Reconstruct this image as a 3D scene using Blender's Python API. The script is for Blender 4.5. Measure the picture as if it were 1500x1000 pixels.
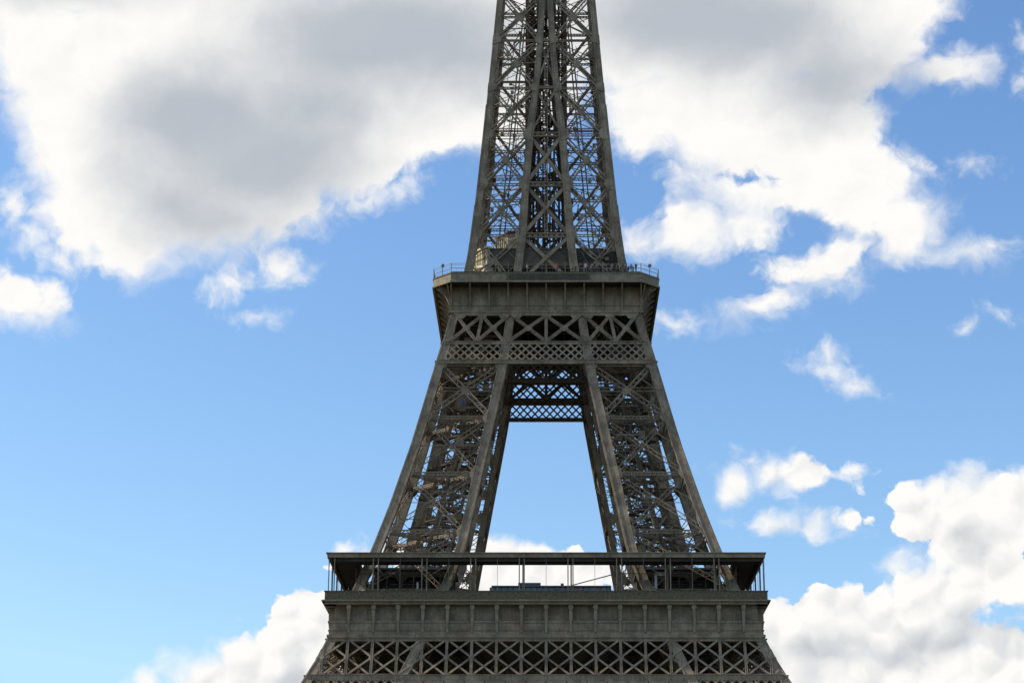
import bpy, math, random
from mathutils import Vector, Matrix
R = math.radians
random.seed(7)
for o in list(bpy.data.objects):
    bpy.data.objects.remove(o)
S = bpy.context.scene
COL = S.collection

# ------------------------------------------------------------------ camera, light, exposure
CAM_D, CAM_Z, PITCH, FPX = 370.0, -8.0, 17.4, 3105.5
cam = bpy.data.cameras.new("camera")
co = bpy.data.objects.new("camera", cam)
COL.objects.link(co)
co.location = (0, -CAM_D, CAM_Z)
co.rotation_euler = (R(90 + PITCH), 0, 0)
cam.sensor_width = 36
cam.lens = FPX / 1500 * 36
cam.shift_x = -50 / 1500
cam.clip_start, cam.clip_end = 1, 20000
S.camera = co

SUN_DIR = Vector((-1.0, 0.07, 0.0)).normalized() * math.cos(R(36)) + Vector((0, 0, math.sin(R(36))))
sun = bpy.data.lights.new("sun", 'SUN')
sun.energy = 5.0
sun.angle = R(0.5)
sun.color = (1.0, 0.93, 0.82)
so = bpy.data.objects.new("sun", sun)
COL.objects.link(so)
so.rotation_euler = SUN_DIR.to_track_quat('Z', 'Y').to_euler()
S.view_settings.view_transform = 'Standard'
S.view_settings.look = 'None'
S.view_settings.exposure = 0.0
S.view_settings.gamma = 1.0
S.view_settings.use_curve_mapping = False


# ------------------------------------------------------------------ sky with clouds
class NT:
    """tiny helper to wire shader nodes"""
    def __init__(s, tree):
        s.t = tree; s.n = tree.nodes; s.l = tree.links

    def new(s, typ, **k):
        n = s.n.new(typ)
        for a, b in k.items():
            setattr(n, a, b)
        return n

    def put(s, sock, v):
        if isinstance(v, bpy.types.NodeSocket):
            s.l.new(v, sock)
        else:
            sock.default_value = v

    def math(s, op, a, b=0.0, c=0.0, clamp=False):
        n = s.new('ShaderNodeMath', operation=op, use_clamp=clamp)
        s.put(n.inputs[0], a); s.put(n.inputs[1], b); s.put(n.inputs[2], c)
        return n.outputs[0]

    def vec(s, op, a, b=(0, 0, 0), c=(0, 0, 0)):
        n = s.new('ShaderNodeVectorMath', operation=op)
        s.put(n.inputs[0], a); s.put(n.inputs[1], b)
        if op == 'MULTIPLY_ADD':
            s.put(n.inputs[2], c)
        return n.outputs[1] if op in ('LENGTH', 'DOT_PRODUCT', 'DISTANCE') else n.outputs[0]

    def step(s, v, a, b, lo=0.0, hi=1.0):
        n = s.new('ShaderNodeMapRange', interpolation_type='SMOOTHSTEP')
        s.put(n.inputs[0], v)
        n.inputs[1].default_value = a; n.inputs[2].default_value = b
        n.inputs[3].default_value = lo; n.inputs[4].default_value = hi
        return n.outputs[0]

    def noise(s, v, scale, detail=5.0, rough=0.5, dist=0.0, color=False):
        n = s.new('ShaderNodeTexNoise')
        s.put(n.inputs['Vector'], v)
        n.inputs['Scale'].default_value = scale
        n.inputs['Detail'].default_value = detail
        n.inputs['Roughness'].default_value = rough
        n.inputs['Distortion'].default_value = dist
        return n.outputs[1] if color else n.outputs[0]

    def mix(s, f, a, b):
        n = s.new('ShaderNodeMix', data_type='RGBA')
        s.put(n.inputs[0], f); s.put(n.inputs[6], a); s.put(n.inputs[7], b)
        return n.outputs[2]


# cumulus masses: bearing and height of each lobe on the sky, in hundredths of a tangent unit
# (x, y, radius x, radius y, turn in degrees)
CLOUD = [
    (1068, 706, 9, 8, 0), (1168, 692, 34, 9, 0), (1174, 766, 30, 5, 0),
    (330, 100, 330, 150, 0), (120, 150, 105, 160, 0), (150, 290, 95, 100, 20), (290, 290, 165, 95, 0),
    (190, 350, 75, 62, 0), (470, 205, 190, 95, -8), (600, 170, 140, 75, -12), (640, 60, 260, 130, 0), (690, 130, 160, 100, 0),
    (60, 60, 90, 90, 0), (100, -120, 500, 160, 0), (420, 300, 60, 40, -15),
    (1040, 40, 260, 120, 0), (1110, 180, 150, 105, 0), (990, 160, 110, 75, 0), (1230, 60, 140, 85, 0), (1200, 180, 95, 110, 0),
    (1260, 280, 80, 75, 0), (1320, 325, 55, 52, 20), (1120, 270, 130, 60, 0), (1015, 335, 62, 42, 10), (1080, 330, 70, 30, 0),
    (1215, 385, 62, 26, -18), (1130, 438, 52, 22, -22), (1180, 400, 60, 22, 0), (1380, 98, 60, 22, -6), (1340, 15, 60, 42, -30),
    (1410, 368, 50, 16, 0), (1455, 360, 26, 9, -10), (25, 432, 62, 36, 10), (62, 445, 26, 26, 0),
    (1430, 760, 92, 62, 0), (1495, 752, 45, 46, 0), (1370, 728, 34, 20, 0), (1452, 850, 90, 60, 0), (1392, 885, 55, 46, 0),
    (1375, 905, 72, 58, 0), (1240, 925, 92, 52, 0), (1175, 945, 72, 56, 0), (1130, 955, 60, 60, 0), (1280, 1010, 260, 55, 0),
    (1470, 985, 75, 42, 0), (1500, 960, 60, 28, 0), (1300, 1200, 500, 170, 0), (1345, 958, 90, 30, 0),
    (460, 932, 48, 48, 0), (405, 960, 52, 46, 0), (345, 990, 62, 36, -15), (300, 1014, 44, 18, 0), (440, 1010, 170, 50, 0),
    (350, 1160, 240, 130, 0), (738, 812, 34, 12, 8), (690, 818, 40, 12, 0), (538, 812, 14, 6, 0), (800, 842, 100, 20, 0), (670, 852, 60, 22, 0),
]
# thinner scraps, softer
SCRAP = [
    (410, 388, 38, 26, 20), (335, 418, 40, 24, -30), (382, 464, 26, 12, 0), (48, 345, 26, 22, 0), (75, 372, 40, 22, 30), (20, 300, 26, 36, 0),
    (985, 470, 28, 18, 10), (1248, 558, 34, 14, 15), (1205, 532, 38, 14, 10), (1218, 515, 16, 12, 0), (1420, 243, 22, 7, 0), (1463, 466, 14, 6, 20),
    (1105, 672, 26, 6, -15), (1238, 778, 14, 6, 0),
    (1320, 826, 34, 15, -28), (1497, 62, 14, 16, 0), (1497, 118, 13, 16, 0),
    (1330, 240, 45, 16, 30), (1010, 255, 40, 14, 0), (950, 350, 30, 30, 0), (1410, 480, 9, 8, 0), (450, 318, 50, 26, -20), (560, 285, 66, 16, -18),
]
# holes of blue inside the masses
HOLE = [(948, 252, 26, 16, 0), (668, 252, 26, 14, -10), (1090, 262, 26, 8, 0), (1475, 905, 50, 13, -8), (6, 215, 11, 26, 0), (12, 262, 14, 16, 0), (1190, 330, 40, 9, 20), (1300, 140, 22, 10, 0)]
# shaded, thick bellies of the masses
BELLY = [
    (290, 175, 165, 100, 0), (390, 235, 175, 95, 0), (560, 50, 240, 100, 0), (690, 90, 150, 70, 0), (250, 300, 105, 65, 25), (330, 330, 110, 45, 0), (460, 160, 130, 75, 0),
    (1000, 20, 190, 95, 0), (1110, 40, 170, 85, 0), (1210, 120, 100, 80, 0), (1310, 110, 80, 34, 0),
    (1220, 965, 120, 24, 0), (1340, 945, 110, 28, -8), (1430, 800, 45, 26, 20), (440, 995, 70, 26, 0), (1450, 930, 60, 20, 0), (100, -5, 120, 14, 0),
]

world = bpy.data.worlds.new("World")
S.world = world
world.use_nodes = True
W = NT(world.node_tree)
W.n.clear()
wout = W.new('ShaderNodeOutputWorld')
bg = W.new('ShaderNodeBackground')
W.l.new(bg.outputs[0], wout.inputs[0])
SKY_K = 0.12
bg.inputs[1].default_value = SKY_K
sky = W.new('ShaderNodeTexSky', sky_type='NISHITA', sun_disc=False)
sky.sun_elevation = R(36)
sky.sun_rotation = math.atan2(SUN_DIR.x, SUN_DIR.y)
sky.air_density = 1.0
sky.dust_density = 0.6
sky.ozone_density = 1.6
# the deep, saturated blue of the day: each channel gets its own contrast and strength
sep = W.new('ShaderNodeSeparateColor')
W.l.new(sky.outputs[0], sep.inputs[0])
skc = W.new('ShaderNodeCombineColor')
for i_, (gain, gam) in enumerate(((1.62, 1.2), (1.60, 1.1), (1.54, 0.92))):
    v_ = W.math('POWER', W.math('MULTIPLY', sep.outputs[i_], SKY_K), gam)
    W.l.new(W.math('MINIMUM', W.math('MULTIPLY', v_, gain / SKY_K), (0.50, 0.80, 1.02)[i_] / SKY_K), skc.inputs[i_])
sky_col = skc.outputs[0]

tc = W.new('ShaderNodeTexCoord').outputs['Generated']
cp, sp = math.cos(R(PITCH)), math.sin(R(PITCH))
fwd = W.vec('DOT_PRODUCT', tc, (0, cp, sp))
rgt = W.vec('DOT_PRODUCT', tc, (1, 0, 0))
upw = W.vec('DOT_PRODUCT', tc, (0, -sp, cp))
fs = W.math('MAXIMUM', fwd, 0.05)
k = FPX / 100
cx = W.math('MULTIPLY_ADD', W.math('DIVIDE', rgt, fs), k, 8.0)
cy = W.math('MULTIPLY_ADD', W.math('DIVIDE', upw, fs), -k, 5.0)
comb = W.new('ShaderNodeCombineXYZ')
W.l.new(cx, comb.inputs[0]); W.l.new(cy, comb.inputs[1])
P0 = comb.outputs[0]
# domain warp: big curls then little ones
w1 = W.vec('SUBTRACT', W.noise(P0, 0.9, 3.0, 0.55, 0, True), (0.5, 0.5, 0.5))
P1 = W.vec('MULTIPLY_ADD', w1, (0.62, 0.55, 0.0), P0)
w2 = W.vec('SUBTRACT', W.noise(W.vec('ADD', P1, (7, 3, 5)), 4.2, 3.5, 0.55, 0, True), (0.5, 0.5, 0.5))
P2 = W.vec('MULTIPLY_ADD', w2, (0.17, 0.17, 0.0), P1)


def field(P, blobs, smooth, after=None):
    """signed distance to a set of soft lobes; each lobe waits for the one before, which keeps the shader's stack small"""
    acc = None
    dep = after
    for (x, y, rx, ry, a) in blobs:
        m = W.new('ShaderNodeMapping', vector_type='TEXTURE')
        W.l.new(P, m.inputs[0])
        if dep is not None:
            cb = W.new('ShaderNodeCombineXYZ')
            cb.inputs[0].default_value = x / 100
            cb.inputs[1].default_value = y / 100
            W.l.new(dep, cb.inputs[2])
            W.l.new(cb.outputs[0], m.inputs[1])
        else:
            m.inputs[1].default_value = (x / 100, y / 100, 0)
        m.inputs[2].default_value = (0, 0, R(a))
        m.inputs[3].default_value = (rx / 100, ry / 100, 1e5)
        r = min(rx, ry) / 100 * 0.6 + (rx * ry) ** 0.5 / 100 * 0.4
        d = W.math('MULTIPLY_ADD', W.vec('LENGTH', m.outputs[0]), r, -r)
        acc = d if acc is None else W.math('SMOOTH_MIN', acc, d, smooth)
        dep = acc
    return acc


sd = field(P2, CLOUD, 0.12)
ss = field(P2, SCRAP, 0.05, sd)
sh = field(P2, HOLE, 0.05, ss)
sb = field(P1, BELLY, 0.9, sh)
fb = W.math('SUBTRACT', W.noise(P2, 1.5, 8.0, 0.55), 0.5)
fine = W.math('SUBTRACT', W.noise(W.vec('ADD', P2, (3, 8, 1)), 5.0, 7.0, 0.55), 0.5)
# rounded heads on the low, distant cumulus
low_ = W.step(cy, 5.7, 6.7)
def puffs(P, sc):
    n = W.new('ShaderNodeTexVoronoi', feature='F1')
    W.l.new(P, n.inputs['Vector'])
    n.inputs['Scale'].default_value = sc
    return n.outputs['Distance']
pf = puffs(P2, 2.3)
pterm = W.math('MULTIPLY', W.math('SUBTRACT', pf, 0.52), low_)
sdn = W.math('MULTIPLY_ADD', fb, 0.70, W.math('MULTIPLY_ADD', fine, 0.30, W.math('MULTIPLY_ADD', pterm, 0.46, W.math('MULTIPLY_ADD', low_, -0.14, sd))))
soft = W.math('MULTIPLY_ADD', low_, -0.10, W.step(W.noise(W.vec('ADD', P0, (1, 1, 9)), 0.55, 2.0, 0.5), 0.4, 0.62, 0.14, 0.42))
a_main = W.math('MULTIPLY_ADD', W.math('DIVIDE', sdn, soft), -0.5, 0.45, True)
ssn = W.math('MULTIPLY_ADD', fb, 0.40, W.math('MULTIPLY_ADD', fine, 0.50, ss))
a_scr = W.step(ssn, 0.16, -0.34, 0.0, 0.93)
shn = W.math('MULTIPLY_ADD', fine, 0.5, sh)
a_hole = W.step(shn, 0.16, -0.16)
a_main = W.math('MULTIPLY', a_main, W.math('SUBTRACT', 1.0, a_hole))
alpha = W.math('MAXIMUM', W.step(a_main, 0.0, 1.0), a_scr)
# light on the cloud: thickness toward the sun (up-left) against here
lit_a = W.noise(P2, 1.3, 7.0, 0.52)
lit_b = W.noise(W.vec('ADD', P2, (-0.16, -0.2, 0.0)), 1.3, 7.0, 0.52)
relief = W.math('SUBTRACT', lit_a, lit_b)
prel = W.math('MULTIPLY', W.math('SUBTRACT', puffs(W.vec('ADD', P2, (-0.10, -0.16, 0.0)), 2.3), pf), low_)
belly = W.step(W.math('MULTIPLY_ADD', fb, 0.42, sb), 0.38, -0.85)
inner = W.step(sdn, -0.1, -1.3)
shade = W.math('ADD', W.math('MULTIPLY', belly, 0.95), W.math('MULTIPLY', inner, 0.05))
shade = W.math('ADD', shade, W.math('MULTIPLY', relief, W.math('ADD', W.math('MULTIPLY_ADD', low_, -0.25, -0.45), W.math('MULTIPLY', belly, 0.36))))
shade = W.math('ADD', shade, W.math('MULTIPLY', prel, -0.75), 0, True)
WHITE = [v / SKY_K for v in (1.0, 0.985, 0.955)] + [1]
GREY = [v / SKY_K for v in (0.49, 0.53, 0.585)] + [1]
ccol = W.mix(shade, tuple(WHITE), tuple(GREY))
# cover elsewhere in the sky, beyond these masses
front = W.step(fwd, 0.10, 0.35)
other = W.step(W.noise(tc, 2.2, 8.0, 0.6), 0.50, 0.62)
upper = W.step(W.vec('DOT_PRODUCT', tc, (0, 0, 1)), 0.02, 0.2)
other = W.math('MULTIPLY', W.math('MULTIPLY', other, upper), 0.8)
al = W.new('ShaderNodeMix', data_type='FLOAT')
W.l.new(front, al.inputs[0]); W.l.new(other, al.inputs[2]); W.l.new(alpha, al.inputs[3])
W.l.new(W.mix(al.outputs[0], sky_col, ccol), bg.inputs[0])
world.cycles.sampling_method = 'NONE'


# ------------------------------------------------------------------ materials
def mat(name, col, rough=0.6, var=0.25, scale=0.6, streak=0.0, metal=0.0, spec=0.12, col2=None, bump=0.0, rust=0.0):
    m = bpy.data.materials.new(name)
    m.use_nodes = True
    T = NT(m.node_tree)
    b = T.n['Principled BSDF']
    g = T.new('ShaderNodeNewGeometry').outputs['Position']
    nz = T.noise(g, scale, 6.0, 0.6)
    dark = tuple(c * (1 - var) for c in col) + (1,)
    light = tuple(min(1, c * (1 + var)) for c in col) + (1,)
    c = T.mix(T.step(nz, 0.32, 0.68), dark, light)
    if streak:
        mp = T.new('ShaderNodeMapping')
        T.l.new(g, mp.inputs[0])
        mp.inputs[3].default_value = (2.6, 2.6, 0.22)
        st = T.step(T.noise(mp.outputs[0], 1.0, 5.0, 0.65), 0.42, 0.72)
        c = T.mix(T.math('MULTIPLY', st, streak), c, tuple((col2 or tuple(v * 0.5 for v in col))) + (1,))
    if rust:
        c = T.mix(T.math('MULTIPLY', T.step(T.noise(T.vec('ADD', g, (40, 9, 3)), 0.33, 6.0, 0.7), 0.50, 0.70), rust), c, (col[0]*0.95, col[1]*0.62, col[2]*0.48, 1))
        c = T.mix(T.math('MULTIPLY', T.step(T.noise(T.vec('ADD', g, (4, 90, 3)), 1.9, 4.0, 0.7), 0.50, 0.74), 0.6), c, tuple(v*0.45 for v in col) + (1,))
        c = T.mix(T.math('MULTIPLY', T.step(T.noise(T.vec('ADD', g, (4, 9, 73)), 1.1, 5.0, 0.7), 0.54, 0.72), 0.5), c, (col[0]*1.42, col[1]*1.4, col[2]*1.4, 1))
    T.l.new(c, b.inputs['Base Color'])
    b.inputs['Roughness'].default_value = rough
    b.inputs['Metallic'].default_value = metal
    b.inputs['Specular IOR Level'].default_value = spec
    if bump:
        bp = T.new('ShaderNodeBump')
        bp.inputs['Strength'].default_value = bump
        bp.inputs['Distance'].default_value = 0.05
        T.l.new(T.noise(g, 6.0, 4.0, 0.6), bp.inputs['Height'])
        T.l.new(bp.outputs[0], b.inputs['Normal'])
    return m


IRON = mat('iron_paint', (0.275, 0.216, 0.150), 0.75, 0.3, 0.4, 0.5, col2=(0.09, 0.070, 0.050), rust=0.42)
IRON_D = mat('iron_paint_shaded', (0.125, 0.096, 0.066), 0.75, 0.3, 0.8, 0.5, col2=(0.085, 0.05, 0.034), rust=0.6)  # same iron paint with rust; interior shade is put into the darker colour
IRON_L = mat('iron_paint_pale', (0.27, 0.225, 0.155), 0.75, 0.2, 0.7, 0.4, col2=(0.13, 0.10, 0.07), rust=0.35)  # slightly paler, more even version of the same iron paint
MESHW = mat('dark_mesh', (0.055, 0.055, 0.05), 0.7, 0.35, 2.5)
GLASS = mat('pavilion_glass', (0.16, 0.19, 0.22), 0.15, 0.3, 1.2, spec=0.6)
CREAM = mat('cream_wall_sun_bright', (0.72, 0.62, 0.40), 0.6, 0.12, 1.0)  # cream raised brighter in place of sunlight the leg blocks
REDM = mat('red_paint', (0.24, 0.07, 0.045), 0.45, 0.15, 1.0)
ROOFG = mat('grey_roof', (0.14, 0.15, 0.16), 0.6, 0.2, 0.8)
DECKM = mat('deck_shaded', (0.06, 0.052, 0.042), 0.8, 0.2, 0.5)  # decks and soffits: underside shade is put into this dark colour
STONE = mat('stone', (0.33, 0.29, 0.23), 0.9, 0.2, 0.3)
GROUND = mat('gravel_ground', (0.085, 0.085, 0.06), 0.95, 0.25, 0.02)


# ------------------------------------------------------------------ mesh helpers
class MB:
    def __init__(s):
        s.v = []; s.f = []

    def quadbox(s, p):
        """eight corners: 0-3 bottom ring, 4-7 top ring"""
        i = len(s.v)
        s.v += [tuple(q) for q in p]
        s.f += [(i, i+3, i+2, i+1), (i+4, i+5, i+6, i+7)] + [(i+a, i+(a+1) % 4, i+4+(a+1) % 4, i+4+a) for a in range(4)]

    def box(s, x0, x1, y0, y1, z0, z1):
        s.quadbox([(x0, y0, z0), (x1, y0, z0), (x1, y1, z0), (x0, y1, z0), (x0, y0, z1), (x1, y0, z1), (x1, y1, z1), (x0, y1, z1)])

    def bar(s, a, b, w, h, u=(1, 0, 0)):
        """prism from a to b, w wide along u, h thick across"""
        a = Vector(a); b = Vector(b); d = (b - a)
        if d.length < 1e-5:
            return
        d.normalize()
        u = Vector(u); u = u - d * u.dot(d)
        if u.length < 1e-3:
            u = Vector((0, 1, 0)) - d * d.y
            if u.length < 1e-3:
                u = Vector((0, 0, 1))
        u.normalize(); v = d.cross(u)
        u = u * w / 2; v = v * h / 2
        s.quadbox([a-u-v, a+u-v, a+u+v, a-u+v, b-u-v, b+u-v, b+u+v, b-u+v])

    def lat(s, a, b, w, n, h=0.0, t=0.15, z=0.09, pitch=None, cross=False):
        """lattice girder from a to b, w wide in the plane whose normal is n, h deep"""
        a = Vector(a); b = Vector(b); d = b - a; L = d.length
        if L < 0.2:
            return
        d.normalize(); n = Vector(n); n = (n - d * n.dot(d)).normalized(); u = d.cross(n)
        N = max(2, int(round(L / (pitch or w * 1.15))))
        for o in ((-h/2, h/2) if h else (0,)):
            A = a + n * o; B = b + n * o
            for sg in (-1, 1):
                s.bar(A + u * sg * (w-t)/2, B + u * sg * (w-t)/2, t, t, u)
            for i in range(N):
                p = A + d * (L * i / N); q = A + d * (L * (i+1) / N); sg = 1 if i % 2 else -1
                s.bar(p + u*sg*(w-t)/2, q - u*sg*(w-t)/2, z, z*0.5, n.cross(d))
                if cross:
                    s.bar(p - u*sg*(w-t)/2 + n*0.03, q + u*sg*(w-t)/2 + n*0.03, z, z*0.5, n.cross(d))

    def prism(s, pts, ext):
        """polygon pts (list of 3d points) pushed along ext"""
        i = len(s.v); n = len(pts); e = Vector(ext)
        s.v += [tuple(p) for p in pts] + [tuple(Vector(p) + e) for p in pts]
        s.f += [tuple(range(i+n-1, i-1, -1)), tuple(range(i+n, i+2*n))]
        s.f += [(i+a, i+(a+1) % n, i+n+(a+1) % n, i+n+a) for a in range(n)]

    def ring(s, outer, inner, z0, z1):
        """slab with a hole; outer and inner are equally long xy lists"""
        i = len(s.v); n = len(outer)
        for z in (z0, z1):
            s.v += [(x, y, z) for x, y in outer] + [(x, y, z) for x, y in inner]
        for a in range(n):
            b = (a+1) % n
            o0, o1, p0, p1 = i+a, i+b, i+n+a, i+n+b
            O0, O1, Q0, Q1 = o0+2*n, o1+2*n, p0+2*n, p1+2*n
            s.f += [(o0, p0, p1, o1), (O0, O1, Q1, Q0), (o0, o1, O1, O0), (p0, Q0, Q1, p1)]

    def rot4(s, ks=(0, 1, 2, 3)):
        """repeat what is in the mesh on the other sides of the tower"""
        v0, f0 = list(s.v), list(s.f); s.v, s.f = [], []
        for k in ks:
            i = len(s.v)
            c, q = [(1, 0), (0, 1), (-1, 0), (0, -1)][k]
            s.v += [(x*c - y*q, x*q + y*c, z) for x, y, z in v0]
            s.f += [tuple(j+i for j in f) for f in f0]
        return s

    def build(s, name, m, parent=None, smooth=False):
        me = bpy.data.meshes.new(name)
        me.from_pydata(s.v, [], s.f)
        me.materials.append(m)
        if smooth:
            for p in me.polygons:
                p.use_smooth = True
        o = bpy.data.objects.new(name, me)
        COL.objects.link(o)
        if parent:
            o.parent = parent
            o.matrix_parent_inverse = Matrix.Identity(4)
        return o


def part(bms, name, m, parent, label=None):
    o = bms.build(name, m, parent)
    if label:
        o['label'] = label
    return o


def thing(name, label, cat, loc=(0, 0, 0), group=None):
    o = bpy.data.objects.new(name, None)
    COL.objects.link(o)
    o.location = loc
    o['label'] = label; o['category'] = cat
    if group:
        o['group'] = group
    return o


def interp(tab, z):
    if z <= tab[0][0]:
        (a, p), (b, q) = tab[0], tab[1]
    else:
        for i in range(len(tab)-1):
            if z <= tab[i+1][0] or i == len(tab)-2:
                (a, p), (b, q) = tab[i], tab[i+1]
                break
    return p + (q-p) * (z-a) / (b-a)


# half-widths of the tower: outer face and inner edge of the legs, against height
OUT = [(-10, 67.6), (0, 62.0), (15, 52.6), (30, 43.9), (40.1, 38.2), (45.3, 35.6), (47.2, 34.85), (50, 33.75), (56, 31.25), (62.7, 28.7),
       (71.3, 25.95), (82.6, 22.75), (90.4, 20.85), (98, 19.05), (101.7, 18.1), (107.7, 16.75), (113.5, 15.2), (117.5, 14.25), (124, 13.45), (131, 12.75),
       (143.5, 11.65), (157.6, 10.5), (172.2, 9.36), (190, 8.2), (215, 6.9), (245, 5.8), (276, 5.0)]
INN = [(-10, 42), (0, 37.5), (20, 30.5), (40.6, 22.9), (47.8, 19.6), (62.7, 14.2), (77.6, 11.4), (89, 9.2), (98, 7.5), (107.7, 6.25),
       (117.8, 4.95), (123.8, 4.35), (134, 3.75), (144.9, 2.95), (153.4, 2.0), (160.5, 1.4), (172.2, 0.75), (276, 0.5)]
Wo = lambda z: interp(OUT, z)
Wi = lambda z: interp(INN, z)


def front(x, z, f=Wo, out=0.0):
    return (x, -(f(z) + out), z)


# ------------------------------------------------------------------ ground
g = MB()
g.box(-4000, 4000, -4000, 9000, -9.9, -9.7)
go = g.build('ground', GROUND)
go['kind'] = 'structure'

# ------------------------------------------------------------------ the tower
tower = thing('lattice_tower', 'tall brown iron lattice tower with two wide galleries between four leaning legs', 'tower', (0, 0, -9.7))
TZ = 9.7  # tower empty stands on the ground: parts are shifted back up


def tp(bms, name, m, parent=None, label=None):
    """a part of the tower; vertices are in world height"""
    if parent is None:
        bms.v = [(x, y, z + TZ) for x, y, z in bms.v]
        o = part(bms, name, m, tower, label)
    else:
        bms.v = [(x, y, z + TZ) for x, y, z in bms.v]
        o = part(bms, name, m, parent, label)
    return o


LOW = [-9.7, 4, 17, 29, 41.4, 48]
MID = [56.1, 66.7, 77.3, 87.8, 98.0]
UPP = [113.5, 123.8, 134.0, 144.1, 153.8, 163.8, 173.5]
TOP = [183, 192.5, 201.5, 210, 218, 226, 234, 242, 250, 258, 266, 274]


def legpt(sx, sy, ox, oy, z, inset=0.72):
    """corner of a leg: ox, oy tell whether the corner is on the outer face in x and in y"""
    x = (Wo(z) - inset) if ox else Wi(z)
    y = (Wo(z) - inset) if oy else Wi(z)
    return Vector((sx*x, sy*y, z))


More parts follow.
